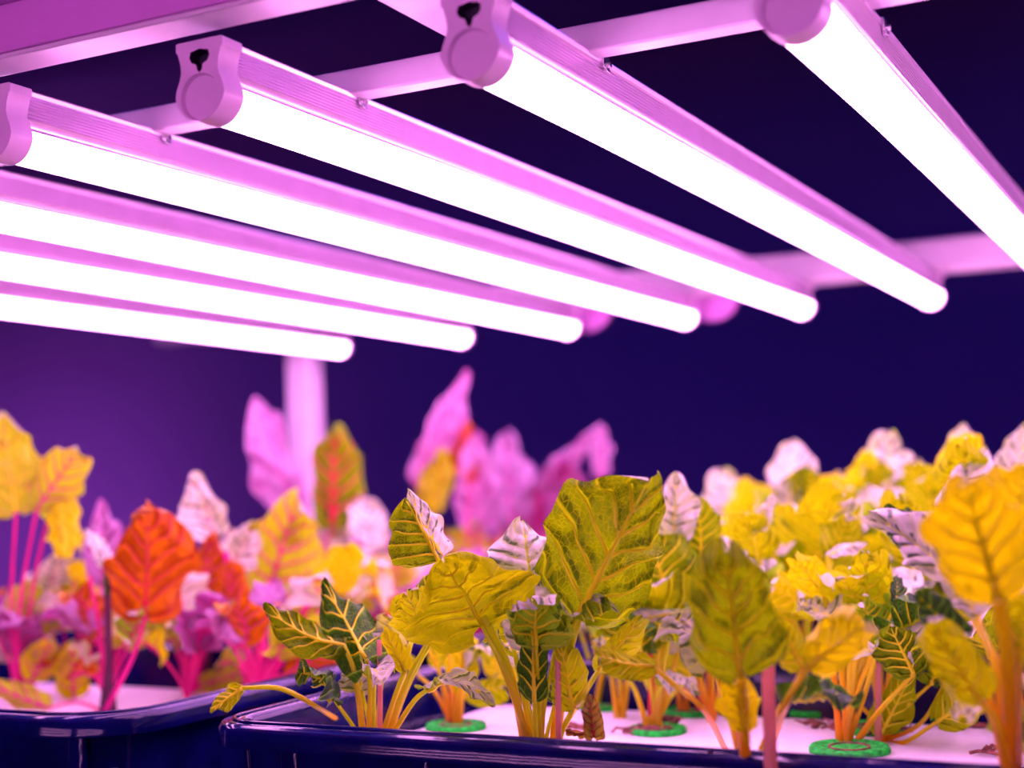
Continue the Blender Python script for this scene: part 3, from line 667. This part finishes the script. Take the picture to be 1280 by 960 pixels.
# ---- named background plants
hero('red_stemmed_plant', (360, 800), 1.30, 'out of focus plant with a tall pale lilac leaf left of the white post', 'm', [
 ('mg', (368, 640), (322, 496), (38, 24), .02, .03, 't', dict(cup=-.5, ruff=.35, twist=.5, vein='m')),
 ('gr', (416, 656), (418, 534), (34, 42), .0, -.03, 'u', dict(cup=.8, vein='r', vr=3.0, bend=.2)),
 ('mg', (340, 670), (420, 700), (26, 24), .0, .03, 't', dict(cup=-.5, ruff=.3)),
 ('li', (470, 690), (450, 620), (26, 26), .0, .02, 't', dict(cup=.7)),
], group=G2)
hero('red_stemmed_plant', (575, 800), 1.45, 'far blurred plant with one tall pointed lilac leaf in the middle', 'm', [
 ('mg', (520, 604), (584, 463), (20, 26), .0, .02, 't', dict(cup=-.5, ruff=.15, vein='m', roll=15)),
 ('or', (588, 600), (572, 500), (22, 18), .04, .05, 'u', dict(cup=.7)),
 ('ry', (536, 640), (556, 560), (22, 22), .0, -.02, 'u', dict(cup=.7, vein='v')),
 ('mg', (600, 660), (596, 540), (30, 26), .05, .06, 't', dict(cup=.8, vein='m')),
], group=G2)
hero('red_stemmed_plant', (690, 790), 1.62, 'farthest blurred magenta plant with an arching leaf right of the pointed one', 'm', [
 ('mg', (640, 660), (634, 540), (32, 30), .0, .02, 't', dict(cup=.7, vein='m')),
 ('mg', (672, 612), (752, 534), (14, 18), .0, .02, 't', dict(cup=-.5, bend=.35, vein='m', twist=.8)),
 ('mg', (752, 596), (752, 530), (16, 14), .0, .02, 't', dict(cup=.6, vein='m')),
 ('mg', (716, 670), (706, 575), (36, 38), .0, -.02, 'u', dict(cup=.7, vein='m')),
 ('mg', (660, 680), (676, 600), (30, 30), .0, .02, 'u', dict(cup=.7, vein='m')),
], group=G2)

hero('leafy_plant', (990, 790), 1.33, 'blurred plant whose pale round leaf rises over the back rows, right of middle', 'y', [
 ('li', (985, 640), (990, 552), (34, 36), .0, .02, 't', dict(cup=.7)), ('li', (925, 660), (905, 590), (40, 36), .0, .02, 't', dict(cup=.7)),
 ('ye', (950, 680), (940, 600), (40, 40), -.02, -.03, 'u', dict(cup=.7)), ('gr', (1012, 640), (1014, 585), (26, 26), .0, -.02, 'u', dict(cup=.7)), ('ye', (1050, 660), (1045, 590), (34, 34), .0, -.02, 'u', dict(cup=.7))],
 group='blurred yellow green plants in the trays behind')
hero('leafy_plant', (1125, 790), 1.28, 'blurred plant with a pale green topped leaf above the back rows at the right', 'y', [
 ('li', (1110, 620), (1112, 542), (38, 34), .0, .02, 't', dict(cup=.7)), ('ye', (1080, 640), (1082, 565), (26, 26), .0, -.02, 'u', dict(cup=.7)),
 ('li', (1120, 660), (1080, 610), (30, 36), -.03, -.01, 't', dict(cup=-.6)), ('yg', (1150, 650), (1148, 575), (30, 32), .0, -.02, 'u', dict(cup=.7))],
 group='blurred yellow green plants in the trays behind')
hero('leafy_plant', (1240, 800), 1.16, 'blurred plant with yellow hooked leaves just left of the right edge, behind', 'y', [
 ('ye', (1190, 640), (1215, 540), (34, 34), .0, -.02, 'u', dict(cup=.8, bend=.3)), ('li', (1195, 600), (1205, 530), (22, 26), .03, .04, 't', dict(cup=.7)),
 ('li', (1262, 610), (1290, 530), (30, 30), .0, .02, 't', dict(cup=.7)), ('yg', (1170, 690), (1160, 590), (40, 36), .0, -.02, 'u', dict(cup=.8))],
 group='blurred yellow green plants in the trays behind')
# ---- the rows behind: prototypes, then copies with copies of their parts
def proto_plant(name, seed, kinds, stem, n, h):
    random.seed(seed); e = empty(name, (0, 0, 0), 'x', 'plant'); R = Vector((0, 0, 0)); a = random.uniform(0, 6.28)
    for i in range(n):
        a += 2.4 + random.uniform(-.4, .4); lean = random.uniform(.12, .5); hh = h * random.uniform(.5, 1.0); d = Vector((math.cos(a), math.sin(a), 0))
        B = d * (lean * hh * .8) + Vector((0, 0, hh * .66)); L = random.uniform(.05, .078)
        up = random.uniform(.35, 1.15); T = B + (d * math.cos(up) + Vector((0, 0, math.sin(up)))) * L
        wd = L * random.uniform(.40, .54); kd = kinds[i % len(kinds)]
        nrm = (Vector((0, 0, 1)) * math.cos(up) - d * math.sin(up))
        make_leaf(e, R, kd, B, T, wd, wd, nrm, random.uniform(.1, .35), random.uniform(-.5, .9), .26, random.uniform(-.8, .8), 18, 12, True, SM['v' if stem in 'yo' else stem], random.uniform(.04, .14), 1.2, random.uniform(.05, .35))
        petiole(e, R, stem, [Vector((random.uniform(-.004, .004), random.uniform(-.004, .004), -.001)), d * (lean * hh * .3) + Vector((0, 0, hh * .33)), B], .0024, .0014, 10)
    return e
YP = [proto_plant('leafy_plant', 100 + i, k, 'y' if i % 2 else 'o', 6, .145) for i, k in enumerate((['yg', 'li', 'gr'], ['yg', 'gr', 'li'], ['ye', 'li', 'gr'], ['yg', 'dk', 'li'], ['li', 'yg', 'gr']))]
RP = [proto_plant('red_stemmed_plant', 200 + i, k, 'm', 5, .125) for i, k in enumerate((['ry', 'mg', 'or'], ['or', 'ry', 'li'], ['mg', 'ry', 'ye'], ['ye', 'or', 'mg']))]
used = set()
ORD = ['leftmost', 'second from the left', 'third from the left', 'fourth from the left', 'fifth from the left', 'sixth from the left', 'seventh from the left', 'eighth from the left', 'ninth from the left', 'tenth from the left']
def row(protos, xs, y, where, group, sc=1.0, sel=0):
    for i, x in enumerate(xs):
        p = protos[(i * 2 + sel) % len(protos)]; lab = where + ', ' + ORD[i]
        o = p if p.name not in used else copy_tree(p)
        used.add(p.name); o['label'] = lab; o['group'] = group
        o.location = (x + random.uniform(-.008, .008), y + random.uniform(-.01, .01), FZ); o.rotation_euler.z = random.uniform(0, 6.28)
        s = sc * random.uniform(.88, 1.1); o.scale = (s, s, s)
random.seed(5)
GY = 'blurred yellow green plants in the trays behind'; GR = 'blurred red stemmed plants in the left trays'
XR = [-.47, -.39, -.31, -.23, -.15, -.07, .01]
row(YP, [-.40, -.335, -.22, -.12, -.03], .925, 'yellow green plant, back row of the nearest foam sheet', GY, .92, 3)
row(YP, XR, 1.115, 'yellow green plant, front of second right tray', GY, 1.0, 0)
row(YP, [x + .03 for x in XR][:6], 1.20, 'yellow green plant, middle of second right tray', GY, 1.05, 1)
row(YP, XR, 1.30, 'yellow green plant, back of second right tray', GY, 1.12, 2)
row(YP, XR, 1.50, 'soft yellow plant, front of third right tray', GY, 1.1, 3)
row(YP, [x + .03 for x in XR][:6], 1.575, 'soft yellow plant, middle of third right tray', GY, 1.1, 4)
row(YP, XR, 1.645, 'soft yellow plant, back of third right tray', GY, 1.1, 1)
row(YP, [-.47, -.36, -.25, -.14, -.03], 1.90, 'faint plant, front of hindmost right tray', GY, 1.1, 2)
row(YP, [-.47, -.36, -.25, -.14, -.03], 2.06, 'faint plant, back of hindmost right tray', GY, 1.1, 0)
XL = [-1.12, -1.03, -.94, -.85, -.76, -.67]
row(RP, [-1.0, -.92, -.84, -.76, -.68], .90, 'red stemmed plant, back of round cornered tray', GR, .85, 0)
row(RP, XL, 1.115, 'red stemmed plant, front of second left tray', GR, .9, 1)
row(RP, XL, 1.21, 'red stemmed plant, middle of second left tray', GR, .95, 2)
row(RP, XL, 1.31, 'red stemmed plant, back of second left tray', GR, .95, 3)
row(RP, XL, 1.52, 'soft magenta plant, front of third left tray', GR, .95, 0)
row(RP, XL, 1.63, 'soft magenta plant, back of third left tray', GR, .95, 2)
row(RP, XL, 1.95, 'faint magenta plant, hindmost left tray', GR, .95, 1)
